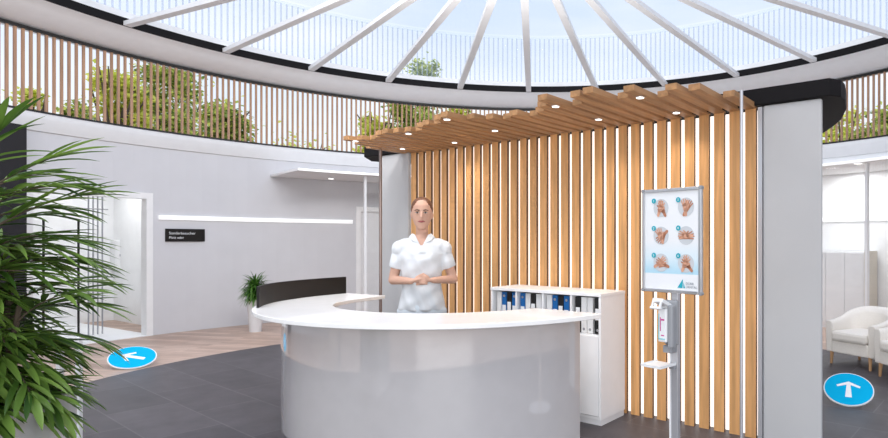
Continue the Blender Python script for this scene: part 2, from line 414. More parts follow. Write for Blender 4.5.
# ------------------------------------------------------------ LEFT GLASS PARTITION, right glass wall
def glasswall(px0,px1,mull,lab,R=5.72):
    r=empty('glass_partition'); tag(r,lab,'glass partition')
    x,y=on_wall(px0,R); a0=ang(x,y); x,y=on_wall(px1,R); a1=ang(x,y)
    link('glass_pane',sweep([(R,0.02),(R,zc-.01)],a0,a1,20,closed=False),'clear_glass',r)
    for p in mull:
        x,y=on_wall(p,R); a=ang(x,y); m=Matrix.Translation(pol(a,R,0))@Matrix.Rotation(-a,4,'Z')
        bm=bmesh.new(); box(bm,(-.02,-.03,0),(.02,.03,zc),0,m); link('mullion',bm,'rib_paint',r)
    return r
glasswall(364.5,382,[365],'narrow clear glass partition with white mullions left of the pale end panel')
glasswall(815,960,[867,950],'tall clear glass partition with grey mullion behind the armchairs')
# ------------------------------------------------------------ COUNTER
DC=(-1.0,5.13)
OUT=[(120,1.57),(125,1.55),(137,1.515),(147,1.485),(161,1.475),(174,1.458),(188,1.458),(200,1.462),(217,1.49),(233,1.513),(247,1.535),(258,1.545),(268,1.53),(282,1.487),(297,1.45),(304,1.43)]
INN=[(120,.95),(126,.925),(145,.875),(158,.862),(168,.862),(198,.872),(218,.905),(240,.945),(253,.955),(268,.935),(282,.885),(293,.86),(306,.885)]
def rad(T,d):
    for (a,ra),(b,rb) in zip(T,T[1:]):
        if a<=d<=b:
            t=(d-a)/(b-a); return ra+(rb-ra)*t
    return T[0][1] if d<T[0][0] else T[-1][1]
def dpt(d,r): a=math.radians(d); return (DC[0]+r*math.sin(a),DC[1]+r*math.cos(a))
def sm(T,d): return sum(rad(T,d+e) for e in (-8,-4,0,4,8))/5
CT=EYE-.528
ctr=empty('reception_counter',(DC[0],DC[1],0)); tag(ctr,'curved glossy grey reception counter with a white top','reception counter')
pts=[dpt(125+(303-125)*i/90,sm(OUT,125+(303-125)*i/90)) for i in range(91)]
e0=125;e1=305
ins=[dpt(e1+(e0-e1)*i/90,sm(INN,e1+(e0-e1)*i/90)) for i in range(91)]
cl=lambda P:[(x-DC[0],y-DC[1]) for x,y in P]
o=link('countertop',prism(cl(pts+ins),CT-.032,CT),'counter_white',ctr,bevel=.004)
b0,b1=126,252
ob=[dpt(b0+(b1-b0)*i/90,sm(OUT,b0+(b1-b0)*i/90)-.172-.03*i/90) for i in range(91)]
ib=[dpt(b1+(b0-b1)*i/90,sm(OUT,b1+(b0-b1)*i/90)-.242+.03*i/90) for i in range(91)]
o=link('front_panel',prism(cl(ob+ib),.0,CT-.032),'gloss_grey',ctr); smooth_angle(o)
tag(o,'glossy reflective grey front')
for d in (127.5,251):
    a=math.radians(d); m=Matrix.Rotation(-a,4,'Z')
    bm=bmesh.new(); box(bm,(-.018,.93,0),(.018,sm(OUT,d)-.2,CT-.033),0,m); link('end_panel',bm,'white_laminate',ctr)
bm=bmesh.new(); q=Vector((*dpt(293,1.32),0))-Vector((*DC,0)); tube(bm,[q,q+Vector((0,0,CT-.033))],.025,16); link('leg',bm,'steel_post',ctr)
# low screen standing on the counter
sc=[dpt(249+(302-249)*i/40,sm(OUT,249+(302-249)*i/40)-.03) for i in range(41)]
si=[dpt(302+(249-302)*i/40,sm(OUT,302+(249-302)*i/40)-.05) for i in range(41)]
o=link('counter_screen',prism(sc+si,CT,CT+.165),'screen_black'); smooth_angle(o); tag(o,'low curved black screen standing on the left edge of the counter','screen')
# ------------------------------------------------------------ FILING CABINET
cab=empty('filing_cabinet',(.283,4.57,0),RZ); tag(cab,'white low filing cabinet with open binder row against the wooden boards','cabinet')
# local x runs right along wall, so the cabinet spans x -1.15..0, y 0..0.385
W=1.15; D=.375; H=1.035
bm=bmesh.new(); box(bm,(-W,0,0.05),(-W+.022,D,H-.025)); box(bm,(-.022,0,0.05),(0,D,H-.025)); box(bm,(-W+.022,D-.012,.05),(-.022,D,H-.025)); box(bm,(-W+.022,.004,.69),(-.022,D-.012,.71)); box(bm,(-W+.022,.004,.05),(-.022,D-.012,.07))
for q in (1,2,3): x=-W+W*q/4; box(bm,(x-.01,.004,.71),(x+.01,D-.012,H-.025)); box(bm,(x-.01,.01,.07),(x+.01,D-.012,.69))
link('body',bm,'white_laminate',cab)
link('top_board',bx((-W-.004,-.006,H-.025),(.004,D,H)),'white_laminate',cab,bevel=.002)
link('plinth',bx((-W+.01,.02,0),(-.01,D,.05)),'soffit_paint',cab)
for q in range(4):
    x=-W+.022+q*(W-.044)/4; o=link('door',bx((x+.003,-.004,.075),(x+(W-.044)/4-.003,.012,.70)),'white_laminate',cab,bevel=.002)
    link('knob',bx((x+.02,-.014,.60),(x+.026,-.004,.66)),'steel',o)
def binder_proto(c):
    r=empty('ring_binder')
    link('cover',bx((-.026,0,0),(.026,.24,.285)),'binder_'+c,r,bevel=.003)
    if c!='white': link('spine_label',bx((-.020,-.0012,.05 if c=='blue' else .11),(.020,.0008,.17 if c=='blue' else .20)),'paper',r)
    bm=bmesh.new(); disc(bm,(0,-.0018,.03 if c!='blue' else .25),.011,18,.002,'y'); link('finger_ring',bm,'steel' if c!='white' else 'plastic_grey',r)
    return r
protos={}
bays=[['white','blue','black','blue'],['blue','white','black','white'],['white','blue','black','blue'],['black','white','white','black']]
bayn=['leftmost','second from left','third','rightmost']
for q,b in enumerate(bays):
    x0=-W+q*W/4+(.07 if q==0 else .05)
    for j,c in enumerate(b):
        pt=Vector((x0+j*.058+(.012 if (q==3 and j==3) else 0),.03,.712)); 
        wpt=Matrix.Translation((.283,4.57,0))@Matrix.Rotation(RZ,4,'Z')@pt
        if c not in protos: protos[c]=binder_proto(c); o=protos[c]
        else: o=copy_tree(protos[c])
        o.location=wpt; o.rotation_euler=(0,0,RZ)
        pos=['first','second','third','last'][j]
        tag(o,f"{c} ring binder, {pos} from the left in the {bayn[q]} cabinet compartment",'binder','ring binders in the white cabinet')
# ------------------------------------------------------------ POSTER STAND
Xl,Yl=.501,3.76; Xr,Yr=.81,3.46
dd=Vector((Xr-Xl,Yr-Yl,0)); PW=dd.length; rzp=math.atan2(dd.y,dd.x)
mid=Vector(((Xl+Xr)/2,(Yl+Yr)/2,0))
st=empty('poster_stand',(mid.x,mid.y,0),rzp); tag(st,'metal floor stand holding a framed poster in front of the wooden boards','stand')
zb=EYE-.322; zt=EYE+.320; ph=zt-zb; w=PW/2
link('upright',bx((-.012,.014,.015),(.036,.045,zb+.03)),'steel_post',st,bevel=.003)
bm=bmesh.new(); box(bm,(-.022,.010,.015),(-.012,.05,zb-.35)); link('cable_channel',bm,'white_laminate',st)
bm=prism([(.01+.19*math.cos(2*PI*k/40),.03+.19*math.sin(2*PI*k/40)) for k in range(40)],0,.015); link('base_plate',bm,'steel_post',st,bevel=.003)
bm=bmesh.new(); fwid=.020
box(bm,(-w,-.012,zb),(-w+fwid,.012,zt)); box(bm,(w-fwid,-.012,zb),(w,.012,zt)); box(bm,(-w+fwid,-.012,zb),(w-fwid,.012,zb+fwid)); box(bm,(-w+fwid,-.012,zt-fwid),(w-fwid,.012,zt)); box(bm,(-w+fwid,.004,zb+fwid),(w-fwid,.011,zt-fwid))
link('frame',bm,'steel',st,bevel=.003)
for sx in (-1,1):
    for z in (zb,zt):
        bm=bmesh.new(); disc(bm,(sx*(w-.008),-.0135,z+(.008 if z==zb else -.008)),.012,16,.027,'y'); link('frame_corner',bm,'plastic_grey',st)
# poster: a sheet lying in the frame
po=empty('hygiene_poster',(mid.x,mid.y,0),rzp); tag(po,'white poster with six round pictures of hand rubbing in the stand frame','poster')
# background sheet with a printed blue fade at its foot
m=bpy.data.materials.new('poster_print'); m.use_nodes=True; nt=m.node_tree; b=nt.nodes['Principled BSDF']; b.inputs['Roughness'].default_value=.35
tc=nt.nodes.new('ShaderNodeTexCoord'); sp_=nt.nodes.new('ShaderNodeSeparateXYZ'); cr=nt.nodes.new('ShaderNodeValToRGB'); mr=nt.nodes.new('ShaderNodeMapRange')
nt.links.new(tc.outputs['Object'],sp_.inputs[0]); nt.links.new(sp_.outputs['Z'],mr.inputs[0]); mr.inputs[1].default_value=zb; mr.inputs[2].default_value=zt
nt.links.new(mr.outputs[0],cr.inputs[0]); E_=cr.color_ramp.elements
E_[0].position=.18; E_[0].color=(.86,.88,.9,1); E_[1].position=.185; E_[1].color=(.45,.72,.86,1)
e=E_.new(.34); e.color=(.72,.84,.9,1); e=E_.new(.5); e.color=(.86,.88,.9,1)
nt.links.new(cr.outputs[0],b.inputs['Base Color']); M['poster_print']=m
link('sheet',bx((-w+fwid,-.001,zb+fwid),(w-fwid,.004,zt-fwid)),'poster_print',po)
def hand_print(bm,s,rot,fl,seed):
    rr=random.Random(seed); y=-.0042-.0006*fl
    def cap(p,q,r0,r1):
        p=Vector(p);q=Vector(q); d=(q-p).normalized(); nn=Vector((-d.y,d.x)); P=[]
        for k in range(9): t=PI/2+PI*k/8; P.append(p+(d*math.cos(t)+nn*math.sin(t))*r0)
        for k in range(9): t=-PI/2+PI*k/8; P.append(q+(d*math.cos(t)+nn*math.sin(t))*r1)
        R=Matrix.Rotation(rot,2)
        v=[bm.verts.new((*(lambda z:(z.x,y,z.y))(R@(Vector((a.x*(-1 if fl else 1),a.y))*s)),)) for a in P]
        f=bm.faces.new(v); 
    cap((0,-.28),(0,.10),.25,.30)
    cap((0,-.85),(0,-.3),.16,.20)
    for j,(x,l,t) in enumerate(((-.22,.55,-.16),(-.08,.68,-.05),(.08,.64,.05),(.22,.5,.17))): cap((x,.15),(x+t,.15+l),.085,.065)
    cap((.18,-.2),(.50,.22),.11,.075)
PWI=PW-2*fwid; cxs=(-.115*PW/.43,.075*PW/.43)
nums=[('1',0,0),('2',1,0),('3',0,1),('4',1,1),('5',0,2),('6',1,2)]
cfg=[(-.3,.5),(.1,-.5),(.4,2.3),(1.5,-1.4),(-1.0,1.2),(-.4,.7)]
ztop=[zt-.118,zt-.290,zt-.458]
CB=None
for i,(nmb,cx_,rw) in enumerate(nums):
    cxx=(-.075,.105)[cx_]; cz=ztop[rw]
    pr=empty('picture',(cxx,0,cz)); pr.parent=po
    bm=bmesh.new(); disc(bm,(0,-.003,0),.056,32,.002,'y'); link('picture_ground',bm,'poster_grey',pr)
    s=.057
    bm=bmesh.new(); hand_print(bm,s,cfg[i][1],1,i); link('hand',bm,'skin_print_dark',pr,loc=(.010,0,-.006))
    bm=bmesh.new(); hand_print(bm,s,cfg[i][0],0,i+9); link('hand',bm,'skin_print',pr,loc=(-.004,-.0012,0))
    bm=bmesh.new(); disc(bm,(-.052,-.0065,.045),.016,20,.002,'y'); dt=link('number_dot',bm,'teal',pr)
    # keep the hierarchy at three levels
    t=text('numeral',nmb,.021,'paper',pr,(-.058,-.0070,.038))
lg=bmesh.new()
a=[lg.verts.new(p) for p in ((.045,-.003,zb+.034),(.085,-.003,zb+.090),(.082,-.003,zb+.034))]; lg.faces.new(a)
a=[lg.verts.new(p) for p in ((.087,-.003,zb+.034),(.088,-.003,zb+.070),(.100,-.003,zb+.034))]; lg.faces.new(a)
link('logo',lg,'teal',po)
text('lettering','DÜRR\nDENTAL',.021,'grey_text',po,(.104,-.003,zb+.056))
# hand sanitizer dispenser hanging on the stand (thing of its own)
ds=empty('hand_sanitizer_dispenser',(mid.x,mid.y,0),rzp); tag(ds,'wall-type hand sanitizer dispenser with white lever mounted on the poster stand','dispenser')
bm=prism([(-.044,-.02),(.052,-.02),(.052,.013),(-.044,.013)],.81,1.085); link('housing',bm,'plastic_grey',ds,bevel=.012)
o=link('side_shell',prism([(.020,-.075),(.052,-.066),(.052,-.02),(.012,-.02)],.80,1.06),'plastic_grey',ds,bevel=.010)
o=link('bottle',prism([(-.040,-.082),(.012,-.082),(.018,-.074),(.018,-.021),(-.044,-.021),(-.044,-.074)],.835,1.035),'plastic_white',ds,bevel=.008)
bl=o
l_=link('bottle_label',bx((-.038,-.0835,.85),(.012,-.0818,1.005)),'paper',bl)
bm=bmesh.new(); box(bm,(-.038,-.0846,.85),(-.031,-.0837,1.005)); box(bm,(-.038,-.0846,.85),(.012,-.0837,.857)); link('label_edge',bm,'label_cyan',bl)
bm=bmesh.new(); box(bm,(-.026,-.0846,.90),(-.020,-.0837,.985)); box(bm,(-.018,-.0846,.872),(.004,-.0837,.878)); box(bm,(-.018,-.0846,.965),(.006,-.0837,.975)); link('label_print',bm,'magenta',bl)
bm=bmesh.new(); m=Matrix.Translation((-.015,-.055,1.062))@Matrix.Rotation(math.radians(-24),4,'X')
box(bm,(-.040,-.075,-.012),(.036,.06,.012),0,m)
box(bm,(-.036,-.080,-.05),(-.024,-.062,.0),0,m); box(bm,(.02,-.080,-.05),(.032,-.062,.0),0,m)
box(bm,(-.040,-.082,-.058),(.036,-.060,-.042),0,m)
link('lever',bm,'plastic_white',ds,bevel=.004)
bm=bmesh.new(); box(bm,(-.018,-.05,1.035),(.004,-.03,1.075)); box(bm,(-.012,-.115,1.04),(-.002,-.03,1.05)); link('pump_nozzle',bm,'plastic_white',ds)
bm=bmesh.new(); box(bm,(-.03,-.05,.765),(.035,.012,.81)); link('drip_holder',bm,'plastic_grey',ds,bevel=.006)
dt=empty('drip_tray',(mid.x,mid.y,0),rzp); tag(dt,'small white drip tray fixed to the stand below the dispenser','tray')
link('tray_plate',bx((-.115,-.16,.685),(.03,.010,.695)),'plastic_white',dt,bevel=.003)
bm=bmesh.new(); box(bm,(-.115,-.16,.695),(-.110,.010,.702)); box(bm,(.025,-.16,.695),(.030,.010,.702)); box(bm,(-.11,-.16,.695),(.025,-.155,.702)); link('tray_rim',bm,'plastic_white',dt)
link('bracket',bx((-.006,-.02,.665),(.03,.012,.685)),'plastic_grey',dt)
# ------------------------------------------------------------ ROUND ARROW HOTSPOTS
def arrow_hotspot(px,py,Y,r,tilt,lab,arr_rot,kindarrow):  # overlay arrow of the tour viewer, built as a propped tilted disc
    X=atx(px,Y); az=math.atan2(X,Y)
    root=empty('arrow_hotspot',(X,Y,0),-az)
    rx=tilt  # disc lifted towards the viewer
    m=Matrix.Translation((0,0,r*math.sin(rx)+.012))@Matrix.Rotation(rx,4,'X')
    def put(bm,nm,mt,sm=False):
        for v in bm.verts: v.co=m@v.co
        return link(nm,bm,mt,root)
    bm=bmesh.new(); disc(bm,(0,0,-.010),r,48,.012,'z'); put(bm,'rim','plastic_white')
    bm=bmesh.new(); disc(bm,(0,0,.002),r*.955,48,.003,'z'); put(bm,'face','cyan')
    bm=bmesh.new(); R2=Matrix.Rotation(arr_rot,4,'Z'); s=r
    def poly(P):
        a=[bm.verts.new(R2@Vector((x*s,y*s,.0065))) for x,y in P]; bm.faces.new(a)
    if kindarrow=='up':
        poly([(-.13,-.52),(.13,-.52),(.075,.28),(-.075,.28)])
        poly([(-.48,.18),(-.44,.08),(0,.26),(0,.44)]); poly([(0,.44),(0,.26),(.44,.08),(.48,.18)])
    else:
        poly([(-.10,-.55),(.10,-.55),(.10,.40),(-.10,.40)])
        poly([(-.42,.08),(-.34,-.02),(0,.36),(0,.56)]); poly([(0,.56),(0,.36),(.34,-.02),(.42,.08)])
    put(bm,'arrow','paper')
    bm=bmesh.new(); y0=r*math.cos(rx); zt_=2*r*math.sin(rx)
    for sx in (-.4*r,.4*r): tube(bm,[(sx,y0*.55,zt_*.72),(sx,y0*.75,0.004)],.008,8)
    tube(bm,[(-.4*r,y0*.75,.008),(.4*r,y0*.75,.008)],.008,8)
    link('rear_support',bm,'steel_post',root)
    return tag(root,lab,'floor sign')
arrow_hotspot(132.5,356,6.78,.232,math.radians(23),'round cyan tour hotspot marker with white arrow on the parquet edge, left of the counter',math.radians(62),'left')
arrow_hotspot(848.5,387,5.27,.205,math.radians(31),'round cyan tour hotspot marker with white upward arrow on slate tiles before the armchairs',0,'up')
# ------------------------------------------------------------ ARMCHAIRS
def armchair(loc,rz,lab):
    r=empty('tub_armchair',(*loc,0),rz)      # faces local -y
    path=[]
    for k in range(8): path.append((-.30,-.30+.36*k/7))
    for k in range(1,24): t=PI-PI*k/24; path.append((.30*math.cos(t),.06+.26*math.sin(t)))
    for k in range(8): path.append((.30,.06-.36*k/7))
    n=len(path); bm=bmesh.new(); rows=[]
    for i,(x,y) in enumerate(path):
        x0,y0=path[max(0,i-1)]; x1,y1=path[min(n-1,i+1)]
        d=Vector((x1-x0,y1-y0)).normalized(); nn=Vector((-d.y,d.x))   # outward
        u=min(i,n-1-i)/(n/2); s=max(0,min(1,(u-.05)/.8)); s=s*s*(3-2*s)
        h=.545+.165*s; fl=.035*s
        row=[]
        prof=[(.045,.15),(.055+fl*.3,.35),(.055+fl,h-.05),(.045+fl,h-.015),(.015+fl,h),(-.02+fl,h-.003),(-.045+fl*.6,h-.03),(-.05,h-.07),(-.05,.30),(-.05,.15)]
        for o_,z in prof: row.append(bm.verts.new((x+nn.x*o_,y+nn.y*o_,z)))
        rows.append(row)
    m_=len(rows[0])
    for i in range(n-1):
        for k in range(m_): bm.faces.new((rows[i][k],rows[i][(k+1)%m_],rows[i+1][(k+1)%m_],rows[i+1][k]))
    bm.faces.new(rows[0]); bm.faces.new(rows[-1][::-1])
    link('shell',bm,'armchair_cream',r,smooth=False,bevel=.012); smooth_angle(bpy.data.objects[r.children[-1].name])
    link('seat_base',bx((-.255,-.31,.15),(.255,.26,.30)),'armchair_cream',r,bevel=.015)
    o=link('seat_cushion',bx((-.245,-.345,.302),(.245,.22,.425)),'armchair_cream',r,bevel=.035)
    for sx,sy in ((-.27,-.28),(.27,-.28),(-.22,.24),(.22,.24)):
        bm=bmesh.new(); tube(bm,[(sx,sy,.155),(sx*1.02,sy*1.03,0)],[.024,.016],10); link('leg',bm,'leg_wood',r)
    r.scale=(.88,.88,.93)
    return tag(r,lab,'armchair')
armchair((3.49,6.86),math.radians(-60),'cream tub armchair with light wooden legs beyond the right hotspot marker, fully in view')
armchair((3.68,6.12),math.radians(-72),'cream tub armchair at the right picture edge, mostly cut off')
# sideboard beyond the armchairs
sb=empty('sideboard',(0,0,0)); x,y=on_wall(823,6.55); a0=ang(x,y); x,y=on_wall(869,6.55); a1=ang(x,y)
am=(a0+a1)/2; wd=(pol(a1,6.4)-pol(a0,6.4)).length/2
sb.location=pol(am,6.6); sb.rotation_euler=(0,0,-am); tag(sb,'tall white cupboard with beige side against the bright wall behind the armchairs','cupboard')
link('body',bx((-wd-.2,-.2,.06),(wd,.2,1.27)),'white_laminate',sb)
for q in range(3): link('door',bx((-wd-.2+q*(2*wd+.2)/3+.005,-.215,.09),(-wd-.2+(q+1)*(2*wd+.2)/3-.005,-.2,1.25)),'white_laminate',sb,bevel=.003)
link('side_panel',bx((wd,-.22,.0),(wd+.03,.2,1.28)),'beige_laminate',sb); link('plinth',bx((-wd-.2,-.19,0),(wd,.2,.06)),'white_laminate',sb)
# ------------------------------------------------------------ DOOR SIGN on wall
x,y=on_wall(185.5,R_WALL-.02); a=ang(x,y)
ws=empty('door_sign',(x,y,0),-a); tag(ws,'small black nameplate with white lettering on the grey wall','sign')
zc1=EYE+(240.4-235.2)/F*y
link('plate',bx((-.285,-.012,zc1-.10),(.285,.018,zc1+.10)),'screen_black',ws,bevel=.003)
text('lettering','Sonderbesucher',.058,'plastic_white',ws,(-.24,-.0135,zc1+.012))
text('lettering','Platz oder',.052,'plastic_white',ws,(-.24,-.0135,zc1-.055))
# ------------------------------------------------------------ items in the room beyond the doorway
x,y=on_wall(128,9.25); a=ang(x,y); wc=empty('wall_cabinet',(x,y,0),-a); tag(wc,'white three-door wall cabinet in the bright room beyond the left doorway','cabinet')
zz=lambda py,Y: EYE+(240.4-py)/F*Y
z0_,z1_=zz(270,y),zz(240,y); hw=12.5/F*y
link('body',bx((-hw,-.13,z0_),(hw,.14,z1_)),'plastic_white',wc,bevel=.02)
for q in range(3):
    xx=-hw+q*2*hw/3; d_=link('door',bx((xx+.01,-.15,z0_+.02),(xx+2*hw/3-.01,-.13,z1_-.02)),'plastic_white',wc,bevel=.006)
    link('handle',bx((xx+.05,-.16,(z0_+z1_)/2-.02),(xx+.07,-.15,(z0_+z1_)/2+.02)),'chrome',d_)
rs=empty('rod_screen'); tag(rs,'screen of slim upright chrome rods seen through the left doorway','room divider')
Rr=7.6
for p in (88.5,93.2,97.8,102.4):
    x,y=on_wall(p,Rr); bm=bmesh.new(); tube(bm,[(x,y,0.012),(x,y,2.6)],.010,8); link('rod',bm,'chrome',rs)
for z in (1.93,.90):
    P=[]
    for p in range(76,109,4): x,y=on_wall(p,Rr-.03); P.append((x,y,z))
    bm=bmesh.new(); tube(bm,P,.008,8); link('crossbar',bm,'chrome',rs)
bs=empty('black_pole_stand'); tag(bs,'stand of two thin black poles just inside the left doorway, partly behind the palm','stand')
Rb=7.1
for p in (43.5,78.5):
    x,y=on_wall(p,Rb); bm=bmesh.new(); tube(bm,[(x,y,0.012),(x,y,1.74)],.014,8); link('pole',bm,'black_pole',bs)
for z in (1.05,.72):
    x0_,y0_=on_wall(43.5,Rb); x1_,y1_=on_wall(78.5,Rb); bm=bmesh.new(); tube(bm,[(x0_,y0_,z),(x1_,y1_,z)],.008,8); link('crossbar',bm,'black_pole',bs)
# dark column at the left edge
x,y=on_wall(4,6.6); a=ang(x,y)
bm=bx((-.45,-.12,0),(.165,.12,WT)); o=link('dark_column',bm,'dark_wall'); o.location=(x,y,0); o.rotation_euler=(0,0,-a); tag(o,'dark column against the wall at the left edge behind the palm','column')
# ------------------------------------------------------------ SMALL POTTED PLANT
def blade(bm,p0,d,up,L_,w_,droop,seg=6,mi=0,fold=.25):
    d=Vector(d).normalized(); side=d.cross(Vector(up))
    if side.length<.05: side=Vector((1,0,0))
    side.normalize(); nup=side.cross(d); rows=[]; p=Vector(p0); cur=d.copy()
    for i in range(seg+1):
        t=i/seg; ww=w_*(math.sin(PI*min(1,(t*.86+.12)))**.8)*(1-.0*t) if i<seg else .0005
        rows.append((bm.verts.new(p-side*ww/2+nup*ww*fold),bm.verts.new(p),bm.verts.new(p+side*ww/2+nup*ww*fold)))
        cur=(cur+Vector((0,0,-droop/seg))).normalized(); p=p+cur*(L_/seg)
    for i in range(seg):
        for k in (0,1):
            f=bm.faces.new((rows[i][k],rows[i][k+1],rows[i+1][k+1],rows[i+1][k])); f.material_index=mi; f.smooth=True
Yp=9.35; Xp=atx(255.5,Yp)
pp=empty('potted_plant',(Xp,Yp,0)); tag(pp,'small bushy green plant in a white tapered pot by the far wall','potted plant')
bm=bmesh.new(); loft(bm,[(0,.085,.085,0,0),(.02,.09,.09,0,0),(.5,.125,.125,0,0),(.52,.125,.125,0,0)],24); o=link('pot',bm,'pot_white',pp); smooth_angle(o)
bm=bmesh.new(); disc(bm,(0,0,.515),.115,24,.008,'z'); link('soil',bm,'soil',pp)
bm=bmesh.new()
for k in range(430):
    a=rnd.uniform(0,2*PI); e_=rnd.uniform(.3,1.45); d=Vector((math.cos(a)*math.cos(e_),math.sin(a)*math.cos(e_),math.sin(e_)))
    blade(bm,Vector((rnd.uniform(-.03,.03),rnd.uniform(-.03,.03),.52+rnd.uniform(0,.22))),d,(0,0,1),rnd.uniform(.18,.32),.026,rnd.uniform(1.0,2.4))
me=link('foliage',bm,'pot_leaf',pp)
# ------------------------------------------------------------ BIG PALM IN FRONT
PB=Vector((-2.47,2.37,0))
pal=empty('palm_plant',PB); tag(pal,'large leafy green palm in the left foreground','palm')
rp=random.Random(21)
stm=bmesh.new(); fol=bmesh.new()
canes=[(.08,.05,1.72),(.02,0,1.66),(-.12,.1,1.62),(.17,-.04,1.55),(-.05,-.15,1.62),(.1,.16,1.38),(.24,.04,1.2),(-.25,0,1.6),(.1,-.1,1.68)]
def frond(base,az,el,Lr,ll,nl,droop):
    d=Vector((math.cos(az)*math.cos(el),math.sin(az)*math.cos(el),math.sin(el))); p=Vector(base); pts=[p.copy()]; seg=10; cur=d.copy()
    tips=[]
    for i in range(seg):
        cur=(cur+Vector((0,0,-droop/seg))).normalized(); p=p+cur*(Lr/seg); pts.append(p.copy()); tips.append((p.copy(),cur.copy()))
    tube(stm,pts,[.005-.0035*i/seg for i in range(seg+1)],5,cap=False)
    for j in range(nl):
        t=.25+.75*j/(nl-1); idx=min(seg-1,int(t*(seg-1))); q,c=tips[idx]
        side=c.cross(Vector((0,0,1))).normalized()
        for sg in (-1,1):
            dv=c*(.55+.75*t)+side*sg*(.95-.55*t)+Vector((0,0,rp.uniform(-.15,.25)))
            blade(fol,q+c*rp.uniform(-.01,.01),dv,(0,0,1),ll*rp.uniform(.8,1.15)*(1-.25*abs(t-.5)),.025*rp.uniform(.8,1.15),rp.uniform(.15,.7),6)
    blade(fol,tips[-1][0],tips[-1][1],(0,0,1),ll*.9,.032,.4,6)
for (cx_,cy_,hh) in canes:
    tube(stm,[(cx_*.6,cy_*.6,.78),(cx_*.85,cy_*.85,.78+(hh-.78)*.5),(cx_,cy_,hh)],[.014,.012,.009],8,cap=True)
    nfr=int((hh-.70)/.055)
    for j in range(nfr):
        z=.70+j*.055+rp.uniform(-.03,.03); z=min(z,hh); az=rp.uniform(-1.5,1.2) if rp.random()<.66 else rp.uniform(1.2,4.7)
        up_=max(0,(z-.70)/(hh-.70))
        if z<.78: base=(cx_*.6,cy_*.6,.80)
        else: base=(cx_*(.6+.4*up_),cy_*(.6+.4*up_),z)
        frond(base,az,rp.uniform(.1,.45)+.65*up_*up_,rp.uniform(.20,.32),rp.uniform(.20,.29),5,rp.uniform(.3,1.2))
for az,el,q in ((-.2,1.0,(.06,0,1.68)),(.5,.75,(.1,.05,1.66)),(-.9,.8,(.0,-.05,1.64)),(.1,.45,(.12,0,1.6)),(2.6,1.1,(0,0,1.66))): frond(q,az,el,.24,.27,5,.3)
link('cane',stm,'bark',pal); link('foliage',fol,'palm_leaf',pal)
# tall planter box
pb=link('planter',prism([(-.34,-.30),(.26,-.30),(.26,.30),(-.34,.30)],0,.77),'pot_white',pal,bevel=.008)
link('soil',bx((-.30,-.26,.765),(.22,.26,.785)),'soil',pal)
# low glass barrier beside the palm
gb=empty('glass_barrier'); tag(gb,'low glass barrier with two slim white posts beside the palm','barrier')
G=[(60,3.3),(79,3.72)]; gp=[(atx(p,Y),Y) for p,Y in G]
for (x,y) in gp: link('post',bx((x-.014,y-.014,0),(x+.014,y+.014,.84)),'white_paint',gb,bevel=.003)
(x0_,y0_),(x1_,y1_)=gp
bm=bmesh.new(); a=[bm.verts.new(p) for p in ((x0_,y0_,.06),(x1_,y1_,.06),(x1_,y1_,.80),(x0_,y0_,.80))]; bm.faces.new(a); link('glass_pane',bm,'clear_glass',gb)
# ------------------------------------------------------------ TREES OUTSIDE
def tree(px0,px1,pytop,D,m,lab,n=2600,seed=1,spx=1.0,low=3.3,ls=.12):
    rt=random.Random(seed); u0=(px0-PX)/F; u1=(px1-PX)/F
    Y=D; X=(u0+u1)/2*Y; rw=abs(u1-u0)/2*Y; ztop=EYE+(240.4-pytop)/F*Y
    r=empty('tree',(X,Y,-.1)); tag(r,lab,'tree')
    bm=bmesh.new(); tube(bm,[(0,0,0),(.08,0,low*.6),(0,.05,low),( .05,0,(low+ztop)/2)],[.16,.13,.10,.05],10)
    for k in range(7):
        a=rt.uniform(0,2*PI); tube(bm,[(0,0,low+k*.1),(math.cos(a)*rw*.4,math.sin(a)*rw*.4,low+.5+k*.12),(math.cos(a)*rw*.75,math.sin(a)*rw*.75,low+.8+(ztop-low)*.6*rt.random())],[.05,.03,.012],6)
    link('trunk',bm,'bark',r)
    fl=bmesh.new(); clumps=[]
    for k in range(26):
        a=rt.uniform(0,2*PI); h=rt.random(); rr=rw*math.sqrt(rt.random())*(1-.55*h)
        clumps.append((Vector((math.cos(a)*rr,math.sin(a)*rr,low+(ztop-low)*(.02+.86*h))),rt.uniform(.22,.42)*min(1.4,max(.5,rw))))
    for k in range(int(n*2.1)):
        c,cr_=clumps[rt.randrange(len(clumps))]
        v=Vector((rt.gauss(0,1),rt.gauss(0,1),rt.gauss(0,1)))*cr_*.5; p=c+v
        q=Vector((rt.uniform(-1,1),rt.uniform(-1,1),rt.uniform(-1,1))).normalized(); w_=q.cross(Vector((0,0,1))).normalized()*ls*.5
        q=q*ls*rt.uniform(.7,1.2)
        a=[fl.verts.new(p),fl.verts.new(p+q*.5+w_),fl.verts.new(p+q),fl.verts.new(p+q*.5-w_)]; fl.faces.new(a)
    link('crown',fl,m,r)
tree(18,50,80,13.2,'tree_yellow','low yellow-green tree top outside behind the far left of the railing',900,3)
tree(52,100,92,15.6,'tree_green','small sparse green tree outside behind the left part of the railing',1100,4)
tree(88,150,66,12.8,'tree_yellow','bright yellow-leaved tree outside behind the left part of the railing',2200,5)
tree(128,210,58,16.4,'tree_green','large dense green and yellow tree outside behind the left railing',4200,6)
tree(195,255,98,13.2,'tree_green','rounded green tree top at the right flank of the large left tree outside',1600,7)
tree(255,350,140,17.5,'tree_yellow','very low yellowish bush top outside behind the middle of the left railing',500,8,low=3.0)
tree(352,400,112,14.2,'tree_yellow','yellow-green tree outside left of the wooden canopy tip',1100,9)
tree(372,445,88,17.0,'tree_green','dark dense tree outside behind the canopy and railing',4200,10)
tree(430,480,95,14.4,'tree_yellow','yellow-leaved tree outside behind the middle of the canopy',2200,11)
